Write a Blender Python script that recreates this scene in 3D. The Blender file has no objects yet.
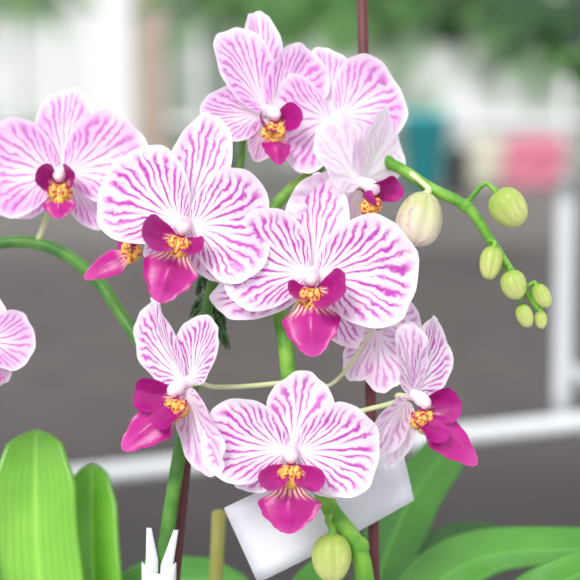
import bpy, math, random
from mathutils import Vector, Matrix, noise as mnoise
random.seed(7)
sc=bpy.context.scene
try:
    sc.view_settings.view_transform='Standard'
except Exception: pass
# ------------------------------------------------------------------ camera
CAMZ=1.30; PITCH=math.radians(9.54)
LENS=85.0; S=0.0004; D=1369.4
camR=Matrix.Rotation(math.radians(90)-PITCH,3,'X')
camP=Vector((0,0,CAMZ))
cd=bpy.data.cameras.new('camera'); cam=bpy.data.objects.new('camera',cd)
sc.collection.objects.link(cam); sc.camera=cam
cam.location=camP; cam.rotation_euler=(math.radians(90)-PITCH,0,0)
cd.lens=LENS; cd.sensor_width=36; cd.clip_start=0.02; cd.clip_end=200
cd.dof.use_dof=True; cd.dof.focus_distance=D*S-0.004; cd.dof.aperture_fstop=6.8
def P(px,py,z=0):
    k=(D-z)/D
    return camP+camR@Vector(((px-290)*S*k,(290-py)*S*k,-(D-z)*S))
# ------------------------------------------------------------------ node helpers
class NB:
    def __init__(s,name):
        s.mat=bpy.data.materials.new(name); s.mat.use_nodes=True
        s.nt=s.mat.node_tree; s.nt.nodes.clear()
        s.out=s.nt.nodes.new('ShaderNodeOutputMaterial')
    def n(s,t,**kw):
        nd=s.nt.nodes.new(t)
        for k,v in kw.items(): setattr(nd,k,v)
        return nd
    def set(s,sock,v):
        if isinstance(v,bpy.types.NodeSocket): s.nt.links.new(v,sock)
        else: sock.default_value=v
    def m(s,op,*a):
        nd=s.n('ShaderNodeMath',operation=op)
        for i,v in enumerate(a): s.set(nd.inputs[i],v)
        return nd.outputs[0]
    def ss(s,v,a,b,t0=0.0,t1=1.0):
        nd=s.n('ShaderNodeMapRange',interpolation_type='SMOOTHSTEP')
        s.set(nd.inputs[0],v); s.set(nd.inputs[1],a); s.set(nd.inputs[2],b); s.set(nd.inputs[3],t0); s.set(nd.inputs[4],t1)
        return nd.outputs[0]
    def mix(s,f,a,b):
        nd=s.n('ShaderNodeMix',data_type='RGBA')
        s.set(nd.inputs[0],f)
        s.set(nd.inputs[6],a if isinstance(a,bpy.types.NodeSocket) else (*a,1))
        s.set(nd.inputs[7],b if isinstance(b,bpy.types.NodeSocket) else (*b,1))
        return nd.outputs[2]
    def noise(s,vec,scale,detail=2.0):
        nd=s.n('ShaderNodeTexNoise'); nd.inputs['Scale'].default_value=scale; nd.inputs['Detail'].default_value=detail
        if vec is not None: s.nt.links.new(vec,nd.inputs['Vector'])
        return nd.outputs[0]
    def surf(s,col,rough=0.5,trans=0.0,bump=None,bstr=0.2,bdist=0.001,spec=0.4,metal=0.0,sss=0.0,sheen=0.0):
        p=s.n('ShaderNodeBsdfPrincipled')
        s.set(p.inputs['Base Color'],col if isinstance(col,bpy.types.NodeSocket) else (*col,1))
        s.set(p.inputs['Roughness'],rough); p.inputs['Specular IOR Level'].default_value=spec; p.inputs['Metallic'].default_value=metal
        if sss>0:
            p.inputs['Subsurface Weight'].default_value=sss; p.inputs['Subsurface Radius'].default_value=(1,0.6,0.9); p.inputs['Subsurface Scale'].default_value=0.0006
        if bump is not None:
            b=s.n('ShaderNodeBump'); b.inputs['Strength'].default_value=bstr; b.inputs['Distance'].default_value=bdist
            s.nt.links.new(bump,b.inputs['Height']); s.nt.links.new(b.outputs[0],p.inputs['Normal'])
        o=p.outputs[0]
        if trans>0:
            t=s.n('ShaderNodeBsdfTranslucent'); s.set(t.inputs[0],col if isinstance(col,bpy.types.NodeSocket) else (*col,1))
            mx=s.n('ShaderNodeMixShader'); mx.inputs[0].default_value=trans
            s.nt.links.new(o,mx.inputs[1]); s.nt.links.new(t.outputs[0],mx.inputs[2]); o=mx.outputs[0]
        s.nt.links.new(o,s.out.inputs[0]); return s.mat
    def uv(s):
        u=s.n('ShaderNodeUVMap'); u.uv_map='UVMap'
        sp=s.n('ShaderNodeSeparateXYZ'); s.nt.links.new(u.outputs[0],sp.inputs[0]); return sp.outputs[0],sp.outputs[1]
    def obj(s):
        t=s.n('ShaderNodeTexCoord'); oi=s.n('ShaderNodeObjectInfo')
        va=s.n('ShaderNodeVectorMath',operation='ADD'); s.nt.links.new(t.outputs['Object'],va.inputs[0])
        s.nt.links.new(oi.outputs['Random'],va.inputs[1]); return va.outputs[0]
WHITE=(0.97,0.90,0.96); VEIN=(0.60,0.065,0.52)
def petal_mat(name,N,strength=1.0,wash=0.25,vein=VEIN,white=WHITE,pinkbase=0.0,trans=0.30):
    b=NB(name); r,a=b.uv(); oc=b.obj()
    n1=b.noise(oc,75,1); n2=b.noise(oc,420,2); n3=b.noise(oc,60,1); n4=b.noise(oc,230,1)
    d=b.m('ADD',b.m('MULTIPLY',b.m('SUBTRACT',n1,0.5),1.3),b.m('MULTIPLY',b.m('SUBTRACT',n2,0.5),0.35))
    d=b.m('ADD',d,b.m('MULTIPLY',b.m('SUBTRACT',n4,0.5),0.45))
    d=b.m('MULTIPLY',d,b.ss(r,0.1,0.9,0.25,0.9))
    c=b.m('ADD',b.m('MULTIPLY',a,float(N)),d)
    p1=b.m('PINGPONG',b.m('ADD',c,20.0),0.5)
    p2=b.m('PINGPONG',b.m('ADD',c,20.5),0.5)
    w1=b.m('ADD',b.ss(r,0.05,0.6,0.15,0.105),b.m('MULTIPLY',b.m('SUBTRACT',n4,0.5),0.14))
    l1=b.ss(p1,b.m('ADD',w1,0.075),b.m('SUBTRACT',w1,0.075))
    w2=b.m('ADD',b.ss(r,0.30,0.62,-0.08,0.080),b.m('MULTIPLY',b.m('SUBTRACT',n4,0.5),0.14))
    l2=b.ss(p2,b.m('ADD',w2,0.07),b.m('SUBTRACT',w2,0.07))
    l=b.m('MAXIMUM',l1,l2)
    brk=b.ss(b.m('ADD',n2,b.m('MULTIPLY',n1,0.5)),0.45,0.75,0.68,1.0)
    l=b.m('MULTIPLY',l,brk)
    l=b.m('MULTIPLY',l,b.ss(r,0.98,0.82))
    l=b.m('MULTIPLY',l,b.ss(r,0.10,0.36))
    l=b.m('MULTIPLY',l,strength)
    ws=b.m('MULTIPLY',b.m('MULTIPLY',b.ss(r,0.25,0.8),b.ss(r,1.04,0.85)),b.m('MULTIPLY',n3,wash*2))
    ws=b.m('ADD',ws,pinkbase)
    base=b.mix(ws,white,(0.86,0.44,0.84))
    col=b.mix(l,base,vein)
    return b.surf(col,rough=0.38,trans=trans,bump=b.m('ADD',b.m('MULTIPLY',l,0.6),n2),bstr=0.35,bdist=0.0003,spec=0.4,sss=0.25)
M_petal=petal_mat('petal_striped',12,wash=0.30)
M_sepal=petal_mat('sepal_striped',8,0.9,0.35)
M_soft=petal_mat('petal_soft_pink',11,0.78,0.55,pinkbase=0.08)
M_pale=petal_mat('petal_reverse_pale',7,0.26,0.18,pinkbase=0.0,white=(0.98,0.94,0.97),trans=0.2)
M_mid=petal_mat('petal_reverse_striped',7,0.60,0.3,pinkbase=0.02)
def lip_mat(name,c1,c2,c3,thr):
    b=NB(name); u,v=b.uv(); oc=b.obj()
    n=b.noise(oc,160,3)
    deep=b.mix(n,c1,c2)
    deep=b.mix(b.m('MULTIPLY',b.ss(u,0.7,1.0),0.4),deep,c3)
    st=b.ss(b.m('PINGPONG',b.m('MULTIPLY',v,7.0),0.5),0.3,0.15)
    th=b.mix(st,(0.95,0.72,0.58),(0.62,0.03,0.14))
    col=b.mix(b.ss(u,thr,thr+0.2),th,deep)
    return b.surf(col,0.33,0.2,bump=n,bstr=0.5,bdist=0.0007,spec=0.45)
M_lip=lip_mat('lip_magenta',(0.36,0.003,0.15),(0.62,0.02,0.34),(0.78,0.13,0.50),0.14)
M_lips=lip_mat('lip_side_lobe_purple',(0.26,0.002,0.12),(0.48,0.012,0.27),(0.55,0.03,0.33),0.18)
def callus_mat():
    b=NB('callus_yellow_spotted')
    t=b.n('ShaderNodeTexCoord'); w=b.noise(t.outputs['Object'],800,1)
    col=b.mix(b.ss(w,0.52,0.60),(0.98,0.58,0.12),(0.50,0.04,0.05))
    return b.surf(col,0.4,0.1,spec=0.4)
M_cal=callus_mat()
def col_mat():
    b=NB('column_white_pink'); oc=b.obj(); n=b.noise(oc,200,2)
    return b.surf(b.mix(b.ss(n,0.45,0.8),(0.97,0.88,0.93),(0.88,0.55,0.78)),0.35,0.2)
M_col=col_mat()
def green_mat(name,c1,c2,sc_=60,rough=0.45,trans=0.15,veins=False,stripe=12,spec=0.4):
    b=NB(name); oc=b.obj(); n=b.noise(oc,sc_,3); col=b.mix(b.ss(n,0.3,0.7),c1,c2); bmp=n
    if veins:
        u,v=b.uv(); p=b.m('PINGPONG',b.m('MULTIPLY',v,float(stripe)),0.5)
        col=b.mix(b.m('MULTIPLY',b.ss(p,0.2,0.0),0.25),col,tuple(x*0.6 for x in c1))
        mid=b.ss(b.m('ABSOLUTE',b.m('SUBTRACT',v,0.5)),0.04,0.0)
        col=b.mix(b.m('MULTIPLY',mid,0.5),col,tuple(min(1,x*1.6) for x in c2)); bmp=p
    return b.surf(col,rough,trans,bump=bmp,bstr=0.25,bdist=0.0005,spec=spec)
M_stem=green_mat('stem_green',(0.10,0.33,0.03),(0.26,0.54,0.07),90)
M_stemd=green_mat('stem_dark_green',(0.05,0.18,0.03),(0.12,0.31,0.05),90)
M_ped=green_mat('pedicel_pale_green',(0.55,0.68,0.30),(0.76,0.80,0.50),120)
M_leaf=green_mat('leaf_bright',(0.18,0.52,0.04),(0.36,0.74,0.10),16,0.22,0.35,True,spec=0.7)
M_leaf2=green_mat('leaf_mid',(0.05,0.24,0.02),(0.13,0.44,0.05),16,0.22,0.25,True,spec=0.8)
M_leafd=green_mat('leaf_dark',(0.02,0.09,0.02),(0.06,0.19,0.04),20,0.35,0.15,True,spec=0.5)
M_fol=green_mat('foliage_background',(0.07,0.20,0.05),(0.18,0.38,0.11),6,0.5,0.3)
M_fold=green_mat('foliage_deep',(0.015,0.06,0.02),(0.05,0.14,0.04),6,0.5,0.2)
M_foll=green_mat('foliage_light',(0.16,0.32,0.12),(0.30,0.47,0.22),6,0.5,0.3)
def bud_mat(name,c1,c2,c3,f):
    b=NB(name); u,v=b.uv(); oc=b.obj(); n=b.noise(oc,150,2)
    col=b.mix(b.ss(b.m('ADD',u,b.m('MULTIPLY',b.m('SUBTRACT',n,0.5),0.5)),0.15,0.8),c1,c2)
    st=b.ss(b.m('PINGPONG',b.m('ADD',b.m('MULTIPLY',v,12.0),b.m('MULTIPLY',n,2.0)),0.5),0.3,0.02)
    col=b.mix(b.m('MULTIPLY',st,b.m('MULTIPLY',b.ss(n,0.35,0.6),f)),col,c3)
    return b.surf(col,0.4,0.25,bump=n,bstr=0.2,bdist=0.0004)
M_bud=bud_mat('bud_yellow_green',(0.40,0.54,0.10),(0.76,0.78,0.30),(0.36,0.50,0.10),0.4)
M_budw=bud_mat('bud_cream_purple',(0.58,0.64,0.28),(0.90,0.82,0.68),(0.55,0.28,0.44),0.6)
def plain(name,c,rough=0.5,metal=0,nscale=8,var=0.15,trans=0):
    b=NB(name); t=b.n('ShaderNodeTexCoord'); n=b.noise(t.outputs['Object'],nscale,4)
    col=b.mix(n,tuple(x*(1-var) for x in c),tuple(min(1,x*(1+var)) for x in c))
    return b.surf(col,rough,trans,metal=metal)
M_stake=plain('stake_red_brown',(0.12,0.03,0.035),0.5,nscale=100)
M_tag=plain('tag_paper_white',(0.78,0.79,0.84),0.6,nscale=30,var=0.03,trans=0.1)
M_bamboo=plain('bamboo_yellow',(0.30,0.30,0.07),0.5)
M_white=plain('painted_white_metal',(0.66,0.69,0.71),0.35,nscale=4,var=0.05)
M_dark=plain('dark_plastic',(0.03,0.03,0.035),0.5)
# ------------------------------------------------------------------ mesh builder
class MB:
    def __init__(s): s.v=[];s.f=[];s.uv=[];s.mi=[];s.mats=[]
    def mat(s,m):
        if m not in s.mats: s.mats.append(m)
        return s.mats.index(m)
    def grid(s,nu,nv,fn,m,closed=False):
        base=len(s.v); mi=s.mat(m)
        for i in range(nu+1):
            for j in range(nv+1):
                s.v.append(fn(i/nu,j/nv))
        W=nv+1
        for i in range(nu):
            for j in range(nv):
                s.f.append((base+i*W+j,base+(i+1)*W+j,base+(i+1)*W+j+1,base+i*W+j+1))
                s.uv+= [(i/nu,j/nv),((i+1)/nu,j/nv),((i+1)/nu,(j+1)/nv),(i/nu,(j+1)/nv)]
                s.mi.append(mi)
    def tube(s,pts,rad,m,sides=12,sub=6,knots=0):
        n=len(pts); C=[];R=[]
        for i in range(n-1):
            p0=pts[max(i-1,0)];p1=pts[i];p2=pts[i+1];p3=pts[min(i+2,n-1)]
            for k in range(sub):
                t=k/sub
                C.append(0.5*((2*p1)+(p2-p0)*t+(2*p0-5*p1+4*p2-p3)*t*t+(3*p1-p0-3*p2+p3)*t**3))
                R.append(rad[i]*(1-t)+rad[i+1]*t)
        C.append(pts[-1]);R.append(rad[-1])
        T=[(C[min(i+1,len(C)-1)]-C[max(i-1,0)]).normalized() for i in range(len(C))]
        up=Vector((0.3,0.9,0.2)); N=[]
        prev=T[0].cross(up).normalized()
        for t in T:
            prev=(prev-t*prev.dot(t)).normalized(); N.append(prev)
        def fn(u,v):
            i=round(u*(len(C)-1)); a=v*2*math.pi
            B=T[i].cross(N[i]); return C[i]+(N[i]*math.cos(a)+B*math.sin(a))*R[i]
        s.grid(len(C)-1,sides,fn,m)
        for e,i in ((0,0),(1,len(C)-1)):
            if R[i]>1e-5:
                s.grid(1,sides,lambda u,v,i=i:C[i]+(N[i]*math.cos(v*2*math.pi)+T[i].cross(N[i])*math.sin(v*2*math.pi))*R[i]*(1-u)+T[i]*(0.4*R[i]*u*(1 if i else -1)),m)
    def obj(s,name,origin=Vector((0,0,0)),parent=None,smooth=True,solid=0):
        me=bpy.data.meshes.new(name); me.from_pydata([tuple(p-origin) for p in s.v],[],s.f)
        ul=me.uv_layers.new(name='UVMap')
        for i,u in enumerate(s.uv): ul.data[i].uv=u
        for m in s.mats: me.materials.append(m)
        for i,p in enumerate(me.polygons): p.material_index=s.mi[i]; p.use_smooth=smooth
        me.update()
        import bmesh
        bm=bmesh.new(); bm.from_mesh(me); bmesh.ops.remove_doubles(bm,verts=bm.verts,dist=1e-7); bm.to_mesh(me); bm.free()
        o=bpy.data.objects.new(name,me); sc.collection.objects.link(o)
        if parent: o.parent=parent; o.location=origin-parent.location
        else: o.location=origin
        if solid:
            md=o.modifiers.new('thickness','SOLIDIFY'); md.thickness=solid; md.offset=0
        return o
def empty(name,loc):
    e=bpy.data.objects.new(name,None); e.location=loc; e.empty_display_size=0.05; sc.collection.objects.link(e); return e
# ------------------------------------------------------------------ orchid flower
def lobe(mb,X,base,th,el,L,W,mat,tw=0,k=0.2,bend=0.0,cup=0.0,wave=0.03,seed=0,tipn=0.0,nr=24,ns=52,groove=0.02):
    Rl=Matrix.Rotation(math.radians(th),3,'Z')@Matrix.Rotation(-math.radians(el),3,'Y')@Matrix.Rotation(math.radians(tw),3,'X')
    b=Vector(base)
    def fn(r,j):
        psi=math.pi*(2*j-1)
        cx=math.cos(psi); bx=L/2*(1+cx); by=W/2*math.sin(psi)*(1+k*cx)
        if tipn: by*=1-tipn*max(0,cx)**2
        irr=1+0.016*math.sin(5*psi+seed)+0.008*math.sin(11*psi+seed*2.3)
        x=bx*(1.2*r-0.2*r*r)*irr; y=by*(0.6*r+0.4*r*r)*irr
        xn=x/L; yn=y/(W/2)
        z=-bend*L*xn*xn+cup*W*0.5*yn*yn+wave*L*r**3*(math.sin(3*psi+seed)+0.6*math.sin(7*psi+seed*1.7))*min(1,2.5*xn)
        z-=groove*L*math.exp(-(yn/0.2)**2)*min(1,xn*3)*(1-xn*0.8)
        z+=0.010*L*math.sin(yn*9+seed)*xn+0.006*L*math.sin(yn*17+seed*3+xn*4)*xn
        return X(b+Rl@Vector((x,y,z)))
    mb.grid(nr,ns,fn,mat)
def prof(t,pts):
    for (a,b),(c,d) in zip(pts,pts[1:]):
        if t<=c:
            q=(t-a)/(c-a); q=q*q*(3-2*q); return b+(d-b)*q
    return pts[-1][1]
def strap(mb,X,base,th,el,L,W,mat,pts,bend=0,cup=0,tw=0,nu=24,nv=16,ridge=0,roll=0):
    Rl=Matrix.Rotation(math.radians(th),3,'Z')@Matrix.Rotation(-math.radians(el),3,'Y')@Matrix.Rotation(math.radians(tw),3,'X')
    b=Vector(base)
    def fn(t,j):
        s=2*j-1; w=prof(t,pts)*W/2
        a=bend*t
        x=L*t if abs(bend)<1e-4 else L*math.sin(a)/bend
        z=0 if abs(bend)<1e-4 else -L*(1-math.cos(a))/bend
        z+=cup*w*s*s+ridge*W*math.exp(-(s/0.2)**2)*math.sin(math.pi*t)+roll*w*s**4
        return X(b+Rl@Vector((x,s*w,z)))
    mb.grid(nu,nv,fn,mat)
def ball(mb,X,c,r,mat,nu=12,nv=16,rot=None):
    c=Vector(c); rot=rot or Matrix.Identity(3)
    def fn(u,v):
        a=math.pi*u; p=2*math.pi*v
        return X(c+rot@Vector((r[0]*math.sin(a)*math.cos(p),r[1]*math.cos(a),r[2]*math.sin(a)*math.sin(p))))
    mb.grid(nu,nv,fn,mat)
LIPP=[(0,0.30),(0.12,0.50),(0.36,1.0),(0.58,0.86),(0.84,0.50),(0.95,0.28),(1,0.04)]
DEF=dict(
 dorsal=dict(th=90,L=78,W=58,el=-4),
 lsep=dict(th=215,L=78,W=50,el=-6), rsep=dict(th=325,L=78,W=50,el=-6),
 lpet=dict(th=161,L=84,W=96,el=6), rpet=dict(th=19,L=84,W=96,el=6))
flower_no=[0]
def flower(parent,px,py,z,yaw=0,pitch=0,roll=0,size=1.0,pm=None,sm=None,lip=True,attach=None,lipd=None,parts=None,pedr=2.0,pedmat=None,attw=None):
    flower_no[0]+=1; sd=flower_no[0]*1.37
    o=P(px,py,z); pm=pm or M_petal; sm=sm or M_sepal
    R=camR@Matrix.Rotation(math.radians(yaw),3,'Y')@Matrix.Rotation(-math.radians(pitch),3,'X')@Matrix.Rotation(math.radians(roll),3,'Z')
    X=lambda v:o+R@(v*S*size)
    mb=MB(); parts=parts or {}
    for nm in ('dorsal','lsep','rsep','lpet','rpet'):
        d=dict(DEF[nm]); ov=parts.get(nm,{})
        if ov is None: continue
        d.update(ov)
        mt=d.pop('mat',None) or (pm if 'pet' in nm else sm)
        th=math.radians(d['th']); pet='pet' in nm
        base=(4*math.cos(th),4+4*math.sin(th),1 if pet else -4)
        kw=dict(k=0.18 if pet else 0.05,bend=0.16 if pet else 0.06,cup=0.16 if pet else 0.22,wave=0.026 if pet else 0.018,tipn=0.0 if pet else 0.14,seed=sd+len(nm)+d['th'],groove=0.04)
        kw.update(d); thh=kw.pop('th'); el=kw.pop('el'); L=kw.pop('L'); W=kw.pop('W')
        lobe(mb,X,base,thh,el+(5 if pet else 0),L,W,mt,**kw)
    if lip:
        l=dict(mid=dict(th=270,el=42,L=44,W=50,bend=0.75,y0=-18,z0=12),left=dict(th=207,el=38,L=36,W=30),right=dict(th=333,el=38,L=36,W=30))
        for k_,v_ in (lipd or {}).items(): l[k_].update(v_)
        q=l['mid']
        strap(mb,X,(0,q['y0'],q['z0']),q['th'],q['el'],q['L'],q['W'],M_lip,LIPP,bend=q['bend'],cup=-0.45,ridge=0.07,roll=0.35)
        for q,sg in (('left',-1),('right',1)):
            lobe(mb,X,(4*sg,-8,6),l[q]['th'],l[q]['el'],l[q]['L'],l[q]['W'],M_lips,tw=sg*-18,k=0.35,bend=-0.35,cup=0.65,wave=0.04,seed=sd+sg,nr=14,ns=28,groove=0)
        ball(mb,X,(0,-17,12),(14,10,8),M_cal,14,20); ball(mb,X,(-6,-14,18),(5,8,5),M_cal,8,12); ball(mb,X,(6,-14,18),(5,8,5),M_cal,8,12); ball(mb,X,(0,-24,16),(6,6,5),M_cal,8,12)
    pc=[X(Vector(q)) for q in ((0,8,-4),(0,7,4),(0,5,10),(0,1,16),(0,-3,18))]
    mb.tube(pc,[S*size*q for q in (7,6,7.5,7,3.5)],M_col,12,4)
    ball(mb,X,(0,0,16),(5.5,5,4.5),M_col,8,12)
    ball(mb,X,(0,-5,13.5),(4.5,2.5,3),M_lip,8,10)
    if attach:
        a=[X(Vector((0,4,-4))),X(Vector((0,4,-18)))]+[P(*q) for q in attach]
        n=len(a); mb.tube(a,[S*(pedr*1.3)]+[S*pedr]*(n-1),pedmat or M_ped,10,6)
    return mb.obj('flower_%d'%flower_no[0],o,parent)
# ------------------------------------------------------------------ plants
potc=P(360,850,-40)
plant=empty('phalaenopsis_orchid',Vector((potc.x,potc.y,potc.z)))
leftc=P(150,850,-90)
plant2=empty('phalaenopsis_orchid',Vector((leftc.x,leftc.y,leftc.z)))

flower(plant,312,280,10,yaw=-4,pitch=-4,roll=-3,attach=[(305,290,-50),(284,325,-36)],pedr=2.2,
 parts=dict(dorsal=dict(th=88,L=98,W=64),lpet=dict(th=163,L=84,W=104),rpet=dict(th=8,L=100,W=110),
  lsep=dict(th=199,L=106,W=54,el=-8),rsep=dict(th=305,L=84,W=46,el=-12)),
 lipd=dict(mid=dict(th=277,L=60,W=58),right=dict(th=345,L=50,W=42),left=dict(th=215,L=26,W=24)))
flower(plant,291,456,26,pitch=-2,roll=-2,attach=[(300,450,-30),(318,470,-30)],
 parts=dict(dorsal=dict(th=80,L=76,W=66),lpet=dict(th=168,L=84,W=84),rpet=dict(th=6,L=82,W=92),lsep=dict(th=215,L=62,W=40),rsep=dict(th=325,L=66,W=40)),
 lipd=dict(mid=dict(L=48,W=62,el=30,y0=-26,bend=0.6),left=dict(th=230,L=46,W=26),right=dict(th=316,L=48,W=26)))
flower(plant2,184,230,8,yaw=-3,pitch=-4,roll=-14,attach=[(196,240,-45),(222,235,-50)],
 parts=dict(dorsal=dict(th=90,L=112,W=62),lpet=dict(th=157,L=88,W=102),rpet=dict(th=15,L=82,W=114),lsep=dict(th=235,L=50,W=34),rsep=dict(th=322,L=66,W=40)),
 lipd=dict(mid=dict(th=266,L=60,W=56),left=dict(th=200,L=48,W=38),right=dict(th=325,L=34,W=26)))
flower(plant2,62,178,-95,yaw=-2,pitch=-3,roll=0,size=1.0,pm=M_soft,sm=M_soft,attach=[(52,205,-130),(38,240,-120)],pedr=3,
 parts=dict(dorsal=dict(th=86,L=90,W=66),lpet=dict(th=172,L=82,W=106),rpet=dict(th=18,L=92,W=98),lsep=dict(th=212,L=74,W=44),rsep=dict(th=312,L=74,W=44)),
 lipd=dict(mid=dict(L=28,W=36),left=dict(th=155,L=34,W=28),right=dict(th=25,L=34,W=28)))
flower(plant2,268,118,-55,yaw=28,pitch=0,pm=M_soft,sm=M_soft,attach=[(248,130,-90),(242,160,-70)],pedr=3,
 parts=dict(dorsal=dict(th=92,L=108,W=48),lpet=dict(th=120,L=92,W=62,el=0),rpet=dict(th=50,L=82,W=70),lsep=dict(th=182,L=68,W=58),rsep=dict(th=262,L=46,W=34)),
 lipd=dict(mid=dict(L=36,W=34),right=dict(th=20,L=34,W=28),left=dict(L=30,W=26)))
flower(plant,335,122,-75,yaw=8,pm=M_soft,sm=M_soft,attach=[(345,140,-100),(350,160,-90)],
 parts=dict(dorsal=dict(th=100,L=74,W=60),lpet=dict(th=192,L=62,W=104),rpet=dict(th=30,L=72,W=94),lsep=dict(th=238,L=66,W=48),rsep=dict(th=300,L=66,W=44)),lip=False)
flower(plant,360,190,-25,yaw=60,pitch=-5,pm=M_pale,sm=M_pale,attach=[(345,185,-50),(338,168,-70)],
 parts=dict(dorsal=dict(th=75,L=66,W=66),lpet=dict(th=142,L=80,W=74,el=-10),rpet=dict(th=55,L=88,W=84),lsep=dict(th=200,L=80,W=54,el=-25),rsep=dict(th=280,L=50,W=44)),
 lipd=dict(mid=dict(L=30,W=34,el=20),right=dict(th=60),left=dict(L=24,W=20)))
flower(plant,380,330,-45,yaw=150,pitch=5,pm=M_mid,sm=M_mid,lip=False,attach=[(360,350,-30),(330,385,-40),(292,385,-32)],
 parts=dict(dorsal=dict(th=80,L=60,W=54),lpet=dict(th=155,L=40,W=60),rpet=dict(th=20,L=50,W=60),lsep=dict(th=262,L=64,W=58),rsep=dict(th=300,L=60,W=44)))
flower(plant,186,390,4,yaw=-48,pitch=-6,attach=[(215,387,-22),(250,386,-22),(290,382,-26)],pedr=2.6,
 parts=dict(lpet=dict(th=134,L=106,W=72,el=-4),dorsal=dict(th=64,L=72,W=62,mat=M_petal),rpet=dict(th=300,L=90,W=64,mat=M_mid),rsep=dict(th=285,L=94,W=50,mat=M_mid),lsep=dict(th=240,L=40,W=30)),
 lipd=dict(mid=dict(L=70,W=48,el=60,th=232,bend=0.45,y0=-14),left=dict(L=44,W=32,th=168),right=dict(L=44,W=34,th=285)))
flower(plant,412,402,0,yaw=50,pitch=-6,attach=[(395,402,-22),(365,410,-24),(325,420,-30)],pedr=2.6,
 parts=dict(lpet=dict(th=106,L=72,W=54,mat=M_mid,el=0),dorsal=dict(th=90,L=72,W=50),rpet=dict(th=58,L=84,W=72,el=-2),lsep=dict(th=262,L=74,W=42,mat=M_pale),rsep=dict(th=228,L=70,W=52,mat=M_mid)),
 lipd=dict(mid=dict(L=74,W=46,el=56,th=306,bend=0.42,y0=-12),left=dict(L=44,W=32,th=262),right=dict(L=40,W=34,th=25)))
flower(plant2,-22,345,-60,yaw=10,pm=M_soft,sm=M_soft,attach=[(-30,330,-90),(-30,250,-110)],
 parts=dict(dorsal=dict(L=50),rpet=dict(th=2,L=54,W=62),rsep=dict(th=300,L=50,W=36)),lipd=dict(right=dict(L=16,W=14)))
flower(plant2,144,236,-60,yaw=-60,pitch=0,pm=M_soft,sm=M_soft,attach=[(150,250,-80),(215,260,-60)],
 parts=dict(dorsal=dict(th=60,L=60,W=44),lpet=dict(th=120,L=50,W=40),rpet=dict(th=50,L=60,W=44),lsep=dict(th=170,L=60,W=28),rsep=dict(th=300,L=40,W=28)),
 lipd=dict(mid=dict(L=58,W=36,el=62,th=225,bend=.4),left=dict(L=20,W=12),right=dict(L=20,W=14)))

def stem(parent,name,pts,rads,mat,nodes=(),origin=None):
    mb=MB(); v=[P(*p) for p in pts]; mb.tube(v,[r*S for r in rads],mat,14,8)
    for (x,y,z,r) in nodes:
        ball(mb,lambda q:q,P(x,y,z),(r*S,r*S*0.8,r*S),mat,8,12)
    return mb.obj(name,v[0],parent)
stem(plant,'flower_spike',[(362,800,-45),(366,680,-40),(366,590,-25),(356,545,-18),(330,508,-22),(305,450,-32),(291,390,-34),(284,335,-38),(272,280,-60),(264,230,-75),(290,190,-80),(335,165,-85),(385,162,-60),(430,188,-35),(468,208,-28),(492,243,-25),(515,278,-25),(538,308,-28),(543,318,-28)],
 [10,10,9.5,9.5,9,8.5,8.5,8,7,6.5,6,6,6,6,5.5,5,4.5,3.5,2],M_stem,
 [(358,547,-18,12),(290,385,-34,11),(388,163,-58,8),(466,206,-28,7.5),(497,252,-25,6.5),(520,286,-25,6),(286,340,-38,9)])
stem(plant2,'flower_spike',[(150,800,-92),(155,680,-60),(160,590,-45),(172,500,-40),(184,430,-40),(196,370,-42),(207,310,-46),(222,240,-50),(238,180,-62),(243,140,-72)],
 [9,9,8,7.5,7,6,6,5.5,4.5,3.5],M_stemd,[(205,320,-46,10)])
stem(plant2,'flower_spike_arched',[(186,425,-48),(160,375,-80),(128,325,-105),(95,278,-118),(50,247,-122),(0,243,-125),(-60,262,-125)],[6,6.5,7,7,7,6.5,6],M_stemd,[(92,275,-118,9)])
mb=MB()
for i in range(30):
    a=random.uniform(0,6.28); h=random.uniform(-35,35)
    c=Vector((210-h*0.15,308-h,-70)); dx=math.cos(a)*random.uniform(10,24); dz=math.sin(a)*18
    mb.tube([P(c.x,c.y,-60),P(c.x+dx*.6,c.y-6,-70+dz),P(c.x+dx,c.y+10,-70+dz)],[3*S,3*S,1*S],M_leafd,6,4)
mb.obj('aerial_roots',P(207,312,-60),plant2)

def bud(parent,name,px,py,z,L,W,ang,mat,stempts,yaw=0,pr=2.5,ext=0.62):
    o=P(px,py,z); a=math.radians(ang)
    R=camR@Matrix.Rotation(math.radians(yaw),3,'Y')@Matrix.Rotation(a-math.pi/2,3,'Z')
    mb=MB()
    def fn(u,v):
        t=math.pi*u; p=2*math.pi*v
        rr=(math.sin(t)**0.85)*(1+0.12*math.cos(t)*(-1 if mat==M_budw else 1))*(1-0.13*abs(math.cos(1.5*p+0.5))**14+0.03*math.cos(3*p))
        return o+R@(Vector((W/2*rr*math.cos(p),-L/2*math.cos(t)*1.0,W/2*rr*math.sin(p)))*S)
    mb.grid(20,60,fn,mat)
    b0=o+R@Vector((0,-L*0.47,0))*S; b1=o+R@Vector((0,-L*ext,0))*S
    pts=[b0,b1]+[P(*q) for q in stempts]
    mb.tube(pts,[S*pr*1.4]+[S*pr]*(len(pts)-1),M_stem if mat==M_bud else M_ped,10,6)
    return mb.obj(name,o,parent)
bud(plant,'bud_1',420,219,-20,56,47,256,M_budw,[(408,172,-45),(396,166,-55)],pr=3,ext=0.58)
bud(plant,'bud_2',509,208,-15,42,37,310,M_bud,[(484,184,-18),(466,204,-28)])
bud(plant,'bud_3',491,263,-10,34,23,260,M_bud,[(489,240,-22)],pr=2)
bud(plant,'bud_4',514,285,-8,30,26,285,M_bud,[(503,262,-22)],pr=2)
bud(plant,'bud_5',542,296,-22,26,18,300,M_bud,[(525,288,-26)],pr=2)
bud(plant,'bud_6',525,316,-18,24,17,290,M_bud,[(522,296,-26)],pr=1.6)
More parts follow.
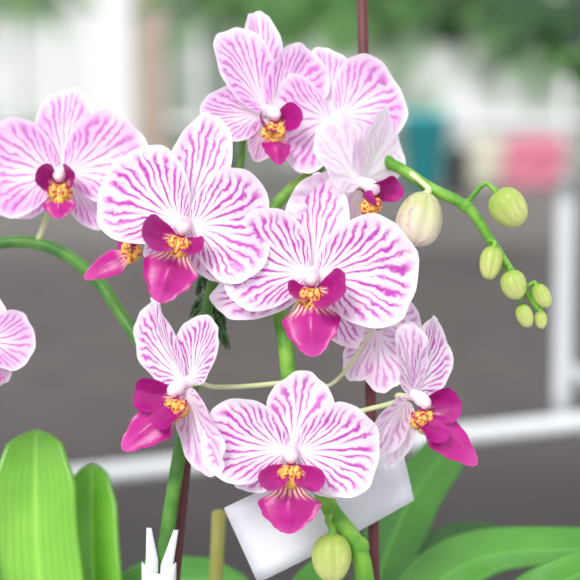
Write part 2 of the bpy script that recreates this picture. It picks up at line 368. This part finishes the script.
bud(plant,'bud_7',541,320,-25,18,13,275,M_bud,[(538,306,-28)],pr=1.4)
bud(plant,'bud_8',332,558,0,48,40,270,M_bud,[(328,520,-8),(333,512,-20)],pr=3.5)
def leaf(parent,name,pts,W,mat,fold=0.25,pr=None,tilt=0):
    v=[P(*p) for p in pts]; mb=MB(); n=len(v)
    pr=pr or [(0,0.35),(0.25,0.75),(0.6,1.0),(0.85,0.8),(0.96,0.4),(1,0.04)]
    def cr(t):
        f=t*(n-1); i=min(int(f),n-2); t=f-i
        p0=v[max(i-1,0)];p1=v[i];p2=v[i+1];p3=v[min(i+2,n-1)]
        return 0.5*((2*p1)+(p2-p0)*t+(2*p0-5*p1+4*p2-p3)*t*t+(3*p1-p0-3*p2+p3)*t**3)
    up=(camR@Vector((0,math.sin(math.radians(tilt)),math.cos(math.radians(tilt))))).normalized()
    def fn(t,j):
        s=2*j-1; c=cr(t); T=(cr(min(1,t+.01))-cr(max(0,t-.01))).normalized()
        side=T.cross(up).normalized(); nr=side.cross(T).normalized()
        w=prof(t,pr)*W/2*S
        return c+side*s*w+nr*abs(s)**1.5*w*fold
    mb.grid(36,16,fn,mat)
    return mb.obj(name,v[0],parent,solid=0.0016)
BR=[(0,0.4),(0.25,0.8),(0.6,1.0),(0.82,0.92),(0.93,0.66),(0.98,0.34),(1,0.03)]
leaf(plant2,'leaf_1',[(110,830,-120),(60,700,-150),(38,560,-170),(36,430,-190)],104,M_leaf,0.35,BR)
leaf(plant2,'leaf_2',[(130,840,-130),(105,700,-190),(94,570,-220),(92,464,-250)],66,M_leaf,0.4,BR)
leaf(plant2,'leaf_3',[(120,840,-60),(-10,700,-110),(-30,560,-150),(-14,470,-180)],60,M_leaf,0.2)
leaf(plant2,'leaf_4',[(150,840,-130),(110,700,-200),(150,590,-260),(250,585,-330)],74,M_leaf2,0.3,tilt=50)
leaf(plant,'leaf_1',[(365,840,-90),(400,640,-200),(480,560,-260),(640,552,-260)],80,M_leaf2,0.3,tilt=60)
leaf(plant,'leaf_2',[(355,830,-120),(370,620,-260),(405,510,-340),(462,432,-380)],74,M_leaf2,0.3)
leaf(plant,'leaf_3',[(375,840,-60),(480,700,-120),(540,600,-160),(620,560,-150)],70,M_leaf2,0.3,tilt=60)
leaf(plant,'leaf_4',[(340,840,-90),(300,700,-180),(310,600,-230),(340,565,-260)],60,M_leaf2,0.3,tilt=50)
leaf(plant,'leaf_5',[(360,840,-120),(390,700,-240),(440,560,-330),(520,545,-400)],70,M_leafd,0.3,tilt=40)

def pot(name,c,parent,r=0.055,h=0.10):
    mb=MB()
    prf=[(0,0),(r*0.72,0),(r*0.75,0.004),(r*0.95,h*0.9),(r*1.06,h*0.9),(r*1.06,h),(r*0.97,h),(r*0.9,h*0.85),(0,h*0.85)]
    for (a,b_) in zip(prf,prf[1:]):
        mb.grid(1,32,lambda u,v,a=a,b_=b_:c+Vector(((a[0]*(1-u)+b_[0]*u)*math.cos(6.28318*v),(a[0]*(1-u)+b_[0]*u)*math.sin(6.28318*v),a[1]*(1-u)+b_[1]*u)),M_dark)
    return mb.obj(name,c,parent)
pz=min(potc.z,leftc.z)-0.09
pot('pot',Vector((potc.x,potc.y,pz)),plant); pot('pot',Vector((leftc.x,leftc.y,pz)),plant2)
def rod(parent,name,a,b,r,mat):
    mb=MB(); a=P(*a); b=P(*b); mb.tube([a,a.lerp(b,.5),b],[r*S]*3,mat,12,3); return mb.obj(name,a,parent)
rod(plant,'stake',(380,840,-60),(361,-60,-110),6,M_stake)
rod(plant2,'stake',(150,830,-75),(190,420,-62),6,M_stake)
rod(plant2,'bamboo_cane',(204,830,-160),(219,512,-190),8,M_bamboo)
mb=MB(); c4=[P(224,508,-60),P(396,422,-60),P(414,500,-62),P(258,583,-62)]
def tagfn(u,v):
    p=c4[0].lerp(c4[1],u).lerp(c4[3].lerp(c4[2],u),v); return p+camR@Vector((0,0,1))*0.004*math.sin(u*3.1)
mb.grid(12,6,tagfn,M_tag)
mb.tube([P(378,440,-60),P(372,430,-72),P(376,425,-88)],[0.5*S*2]*3,M_white,6,4)
mb.obj('plant_tag',c4[0],plant,solid=0.0005)
mb=MB()
for (a,b_,c_) in (((148,600,-30),(152,560,-30),(149,528,-30)),((168,600,-30),(167,565,-30),(176,530,-36))):
    pa=[P(*a),P(*b_),P(*c_)]
    mb.grid(8,2,lambda u,v:(pa[0].lerp(pa[1],u*2) if u<.5 else pa[1].lerp(pa[2],u*2-1))+camR@Vector(((v-.5)*20*S*(1-0.75*u),0,0)),M_tag)
mb.grid(8,6,lambda u,v:P(142+34*u,562+12*math.sin(3.14*u)+60*v,-30+6*math.sin(3.14*u)),M_tag)
mb.obj('stake_clip',P(150,560,-30),plant2,solid=0.0006)

# ------------------------------------------------------------------ bench under the plants
mb=MB(); bz=pz
def box(mb,x0,x1,y0,y1,z0,z1,mat):
    q=[Vector(p) for p in ((x0,y0,z0),(x1,y0,z0),(x1,y1,z0),(x0,y1,z0),(x0,y0,z1),(x1,y0,z1),(x1,y1,z1),(x0,y1,z1))]
    for f in ((3,2,1,0),(4,5,6,7),(0,1,5,4),(1,2,6,5),(2,3,7,6),(3,0,4,7)):
        mb.grid(1,1,lambda u,v,f=f:(q[f[0]].lerp(q[f[1]],u)).lerp(q[f[3]].lerp(q[f[2]],u),v),mat)
for i in range(12): box(mb,-1.2,1.2,0.30+i*0.052,0.345+i*0.052,bz-0.02,bz,M_white)
for x in (-1.1,1.1):
    for y in (0.34,0.88): box(mb,x-.02,x+.02,y-.02,y+.02,0,bz-0.02,M_white)
mb.obj('slatted_bench',Vector((0,0.6,0)),smooth=False)

# ------------------------------------------------------------------ greenhouse surroundings
def W3(px,py,Y):
    d=camR@Vector(((px-290)*S,(290-py)*S,-D*S)); return camP+d*(Y/d.y)
b=NB('floor_concrete'); t=b.n('ShaderNodeTexCoord'); n=b.noise(t.outputs['Object'],1.2,5); n2=b.noise(t.outputs['Object'],9,4); n5=b.noise(t.outputs['Object'],3,3)
sp=b.n('ShaderNodeSeparateXYZ'); b.nt.links.new(t.outputs['Object'],sp.inputs[0])
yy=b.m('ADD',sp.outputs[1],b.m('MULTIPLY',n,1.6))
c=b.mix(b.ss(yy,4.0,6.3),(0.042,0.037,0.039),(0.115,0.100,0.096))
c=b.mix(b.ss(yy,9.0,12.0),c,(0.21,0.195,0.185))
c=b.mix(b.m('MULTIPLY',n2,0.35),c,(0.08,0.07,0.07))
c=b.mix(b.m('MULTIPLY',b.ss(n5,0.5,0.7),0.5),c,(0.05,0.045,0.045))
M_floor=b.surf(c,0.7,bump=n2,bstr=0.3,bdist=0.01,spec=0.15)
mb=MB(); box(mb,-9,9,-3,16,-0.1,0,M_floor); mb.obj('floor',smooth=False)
b=NB('glazing_milky'); t=b.n('ShaderNodeTexCoord'); n=b.noise(t.outputs['Object'],0.9,4)
M_glaz=b.surf(b.mix(b.ss(n,0.38,0.66),(0.30,0.36,0.29),(0.80,0.82,0.80)),0.4,0.2,spec=0.3)
mb=MB(); box(mb,-9,9,16,16.08,0,4.5,M_glaz); mb.obj('wall_back',smooth=False)
M_frame=plain('aluminium_frame',(0.80,0.81,0.81),0.35,nscale=4,var=0.05)
mb=MB()
for i in range(-8,9): box(mb,i*1.05-.05,i*1.05+.05,15.9,16,0.0,4.5,M_frame)
for z in (0.6,2.0,3.2): box(mb,-9,9,15.88,15.95,z-.05,z+.05,M_frame)
mb.obj('window_frames',smooth=False)
M_kick=plain('kick_wall_grey',(0.30,0.29,0.28),0.8,nscale=2)
mb=MB(); box(mb,-9,9,15.6,15.88,0,0.12,M_kick); mb.obj('baseboard_back',smooth=False)
M_post=plain('post_brown_grey',(0.42,0.34,0.28),0.6,nscale=2)
p=W3(152,170,11); mb=MB(); box(mb,p.x-.11,p.x+.11,11,11.2,0,4.2,M_post); box(mb,p.x-.2,p.x+.2,10.95,11.25,0,.1,M_post); mb.obj('support_post',Vector((p.x,11.1,0)),smooth=False)
p=W3(112,170,12.5); mb=MB(); box(mb,p.x-.20,p.x+.20,12.5,12.7,0,4.2,M_frame); mb.obj('white_column',Vector((p.x,12.6,0)),smooth=False)
Y=1.75
a=W3(566,178,Y); bb=W3(562,418,Y); c1=W3(640,416,Y-0.1); c0=W3(60,478,Y+0.15)
mb=MB()
r=0.0125
mb.tube([c0+(c0-c1)*0.5,c0,c1,c1+(c1-c0)*0.5],[r]*4,M_white,14,3)
mb.tube([Vector((a.x,a.y,a.z)),(a+bb)/2,bb],[r]*3,M_white,14,3)
for L0 in (c0+(c0-c1)*0.4,c1+(c1-c0)*0.3): mb.tube([L0,Vector((L0.x,L0.y,0))],[r,r],M_white,14,3)
q0=W3(560,366,Y); q1=W3(640,404,Y); mb.tube([q0,q1],[r*.9,r*.9],M_white,14,3)
mb.obj('pipe_railing',Vector((a.x,a.y,0)))

def strap_cluster(name,c,n,L,W,mat,up=0.8,droop=1.2,potr=0.15,poth=0.25,potmat=None,hang=None,base=True,seed=1):
    rnd=random.Random(seed); mb=MB(); c=Vector(c)
    for i in range(n):
        a=rnd.uniform(0,6.283); l=L*rnd.uniform(.6,1.1); e=rnd.uniform(.2,1.0)*up; w=W*rnd.uniform(.7,1.1)
        dr=droop*rnd.uniform(.6,1.2)
        dh=Vector((math.cos(a),math.sin(a),0)); sd=Vector((-math.sin(a),math.cos(a),0))
        def fn(t,j):
            s=2*j-1; ww=w/2*prof(t,[(0,.3),(.35,1),(.8,.6),(1,.03)])
            return c+dh*(l*t*(1-.25*e))+Vector((0,0,l*(e*t-dr*t*t*.6)))+sd*s*ww+Vector((0,0,abs(s)*ww*.3))
        mb.grid(10,4,fn,mat)
    if base:
        pm=potmat or M_dark
        prf=[(0,-poth),(potr*.7,-poth),(potr,-0.02),(potr*1.08,-0.02),(potr*1.08,0.02),(potr*.9,0.02),(0,0)]
        for (a_,b_) in zip(prf,prf[1:]):
            mb.grid(1,24,lambda u,v,a_=a_,b_=b_:c+Vector(((a_[0]*(1-u)+b_[0]*u)*math.cos(6.28318*v),(a_[0]*(1-u)+b_[0]*u)*math.sin(6.28318*v),a_[1]*(1-u)+b_[1]*u)),pm)
    if hang:
        for k in range(3):
            an=k*2.094; mb.tube([c+Vector((potr*math.cos(an),potr*math.sin(an),0)),Vector((c.x,c.y,c.z+0.5)),Vector((c.x,c.y,hang))],[.004]*3,M_dark,6,3)
    return mb.obj(name,c)
def palm(name,c,n,L,mat,seed=1,droop=0.9,lw=.06):
    rnd=random.Random(seed); mb=MB(); c=Vector(c)
    for i in range(n):
        a=i*2.4+rnd.uniform(-.3,.3); l=L*rnd.uniform(.7,1.1); e=rnd.uniform(.0,.8)
        dh=Vector((math.cos(a),math.sin(a),0)); sd=Vector((-math.sin(a),math.cos(a),0))
        def cp(t): return c+dh*(l*t)+Vector((0,0,l*(e*t-droop*t*t*.7)))
        mb.tube([cp(k/4) for k in range(5)],[.012,.01,.008,.006,.003],mat,5,3)
        for k in range(3,22):
            t=k/22; b0=cp(t); T=(cp(t+.02)-cp(t-.02)).normalized()
            ll=l*.34*math.sin(math.pi*(t*.85+.1))
            for sg in (-1,1):
                dd=(sd*sg*.8+T*.55+Vector((0,0,-.25))).normalized(); wv=T
                def fn(u,v):
                    return b0+dd*ll*u+Vector((0,0,-ll*.5*u*u))+wv*(v-.5)*l*lw*prof(u,[(0,.4),(.4,1),(1,.05)])
                mb.grid(5,1,fn,mat)
    return mb.obj(name,c)
at=W3
def hpalm(name,px,py,Y,n,L,mat,seed,droop=1.0,lw=.06,top=4.4):
    c=W3(px,py,Y)
    o=palm(name,c,n,L,mat,seed,droop=droop,lw=lw)
    mb=MB(); r=.10
    for (a_,b_) in zip([(0,-.18),(r*.7,-.18),(r,0),(r*.9,0.01)],[(r*.7,-.18),(r,0),(r*.9,0.01),(0,0.01)]):
        mb.grid(1,20,lambda u,v,a_=a_,b_=b_:c+Vector(((a_[0]*(1-u)+b_[0]*u)*math.cos(6.28318*v),(a_[0]*(1-u)+b_[0]*u)*math.sin(6.28318*v),a_[1]*(1-u)+b_[1]*u)),M_dark)
    mb.tube([c,Vector((c.x,c.y,(c.z+top)/2)),Vector((c.x,c.y,top))],[.004]*3,M_dark,6,2)
    b_=mb.obj('basket',c,o); b_.location=(0,0,0)
    return o
hpalm('hanging_fern',566,8,4.6,16,0.34,M_fold,3,1.2)
hpalm('hanging_fern',500,-22,5.5,14,0.42,M_fold,13,1.2)
hpalm('hanging_fern',450,10,7.5,11,0.62,M_fol,5,1.3,.045)
hpalm('hanging_fern',400,-5,9.5,10,0.75,M_foll,25,1.4,.045)
hpalm('hanging_fern',232,-15,8.0,14,0.58,M_fol,11,1.2,.05)
hpalm('hanging_fern',335,-14,7.0,16,0.55,M_fol,17,1.2,.05)
hpalm('hanging_fern',288,10,9.5,12,0.55,M_foll,18,1.2)
hpalm('hanging_fern',18,-22,7.0,12,0.45,M_foll,21,1.3,.05)
strap_cluster('hanging_spider_plant',at(590,52,2.6),30,0.19,0.034,M_fol,0.5,1.3,0.045,0.06,hang=4.2,seed=12)
M_teal=plain('glazed_teal',(0.08,0.68,0.74),0.3)
M_grey=plain('grey_pot',(0.05,0.05,0.06),0.5)
p=at(424,175,13.9); strap_cluster('potted_shrub',(p.x,13.9,0.76),14,0.30,0.05,M_foll,1.3,.5,0.26,0.74,M_teal,seed=3)
p=at(458,175,13.2); strap_cluster('potted_seedling',(p.x,13.2,0.42),14,0.2,0.05,M_fold,1.1,.7,0.11,0.40,M_grey,seed=8)
def flower_trough(name,px,c1,w,Y=14.4,seed=0):
    rnd=random.Random(seed); p=at(px,175,Y); mb=MB()
    mt=plain(name+'_blooms',c1,0.6,nscale=12,var=.2); box(mb,p.x-w/2,p.x+w/2,Y-.15,Y+.15,0,0.12,mt)
    for k in range(130):
        x=p.x+rnd.uniform(-w/2+.05,w/2-.05); y=Y+rnd.uniform(-.15,.05); z=0.18+rnd.uniform(-.08,.30); r=rnd.uniform(.04,.07)
        for q in range(5):
            a=q*1.2566; ball(mb,lambda v:v,(x+r*.7*math.cos(a),y-.02,z+r*.7*math.sin(a)),(r*.6,r*.6,r*.3),mt,5,7)
        ball(mb,lambda v:v,(x,y+.05,z-.05),(r*.6,r*.6,r*.6),M_foll,5,6)
    mb.obj(name,Vector((p.x,Y,0)))
flower_trough('cream_flower_trough',483,(0.92,0.84,0.70),0.30,seed=1)
flower_trough('pink_flower_trough',533,(0.95,0.33,0.45),0.66,seed=2)
for k,(px,Yk) in enumerate(((30,13.5),(75,14),(215,13),(360,14))):
    p=at(px,175,Yk); strap_cluster('potted_shrub',(p.x,Yk,0.45),30,0.45,0.07,M_foll if k<3 else M_fold,1.4,.8,0.2,0.43,M_grey,seed=30+k)

# ------------------------------------------------------------------ light
w=bpy.data.worlds.new('world'); sc.world=w; w.use_nodes=True; nt=w.node_tree
bg=nt.nodes['Background']; bg.inputs[0].default_value=(0.95,0.97,1.0,1); bg.inputs[1].default_value=1.12
sd=bpy.data.lights.new('sun','SUN'); sd.energy=2.7; sd.angle=math.radians(22); sd.color=(1,0.98,0.96)
so=bpy.data.objects.new('sun',sd); sc.collection.objects.link(so); so.rotation_euler=(math.radians(46),math.radians(-28),0); so.location=(-2,-2,4)
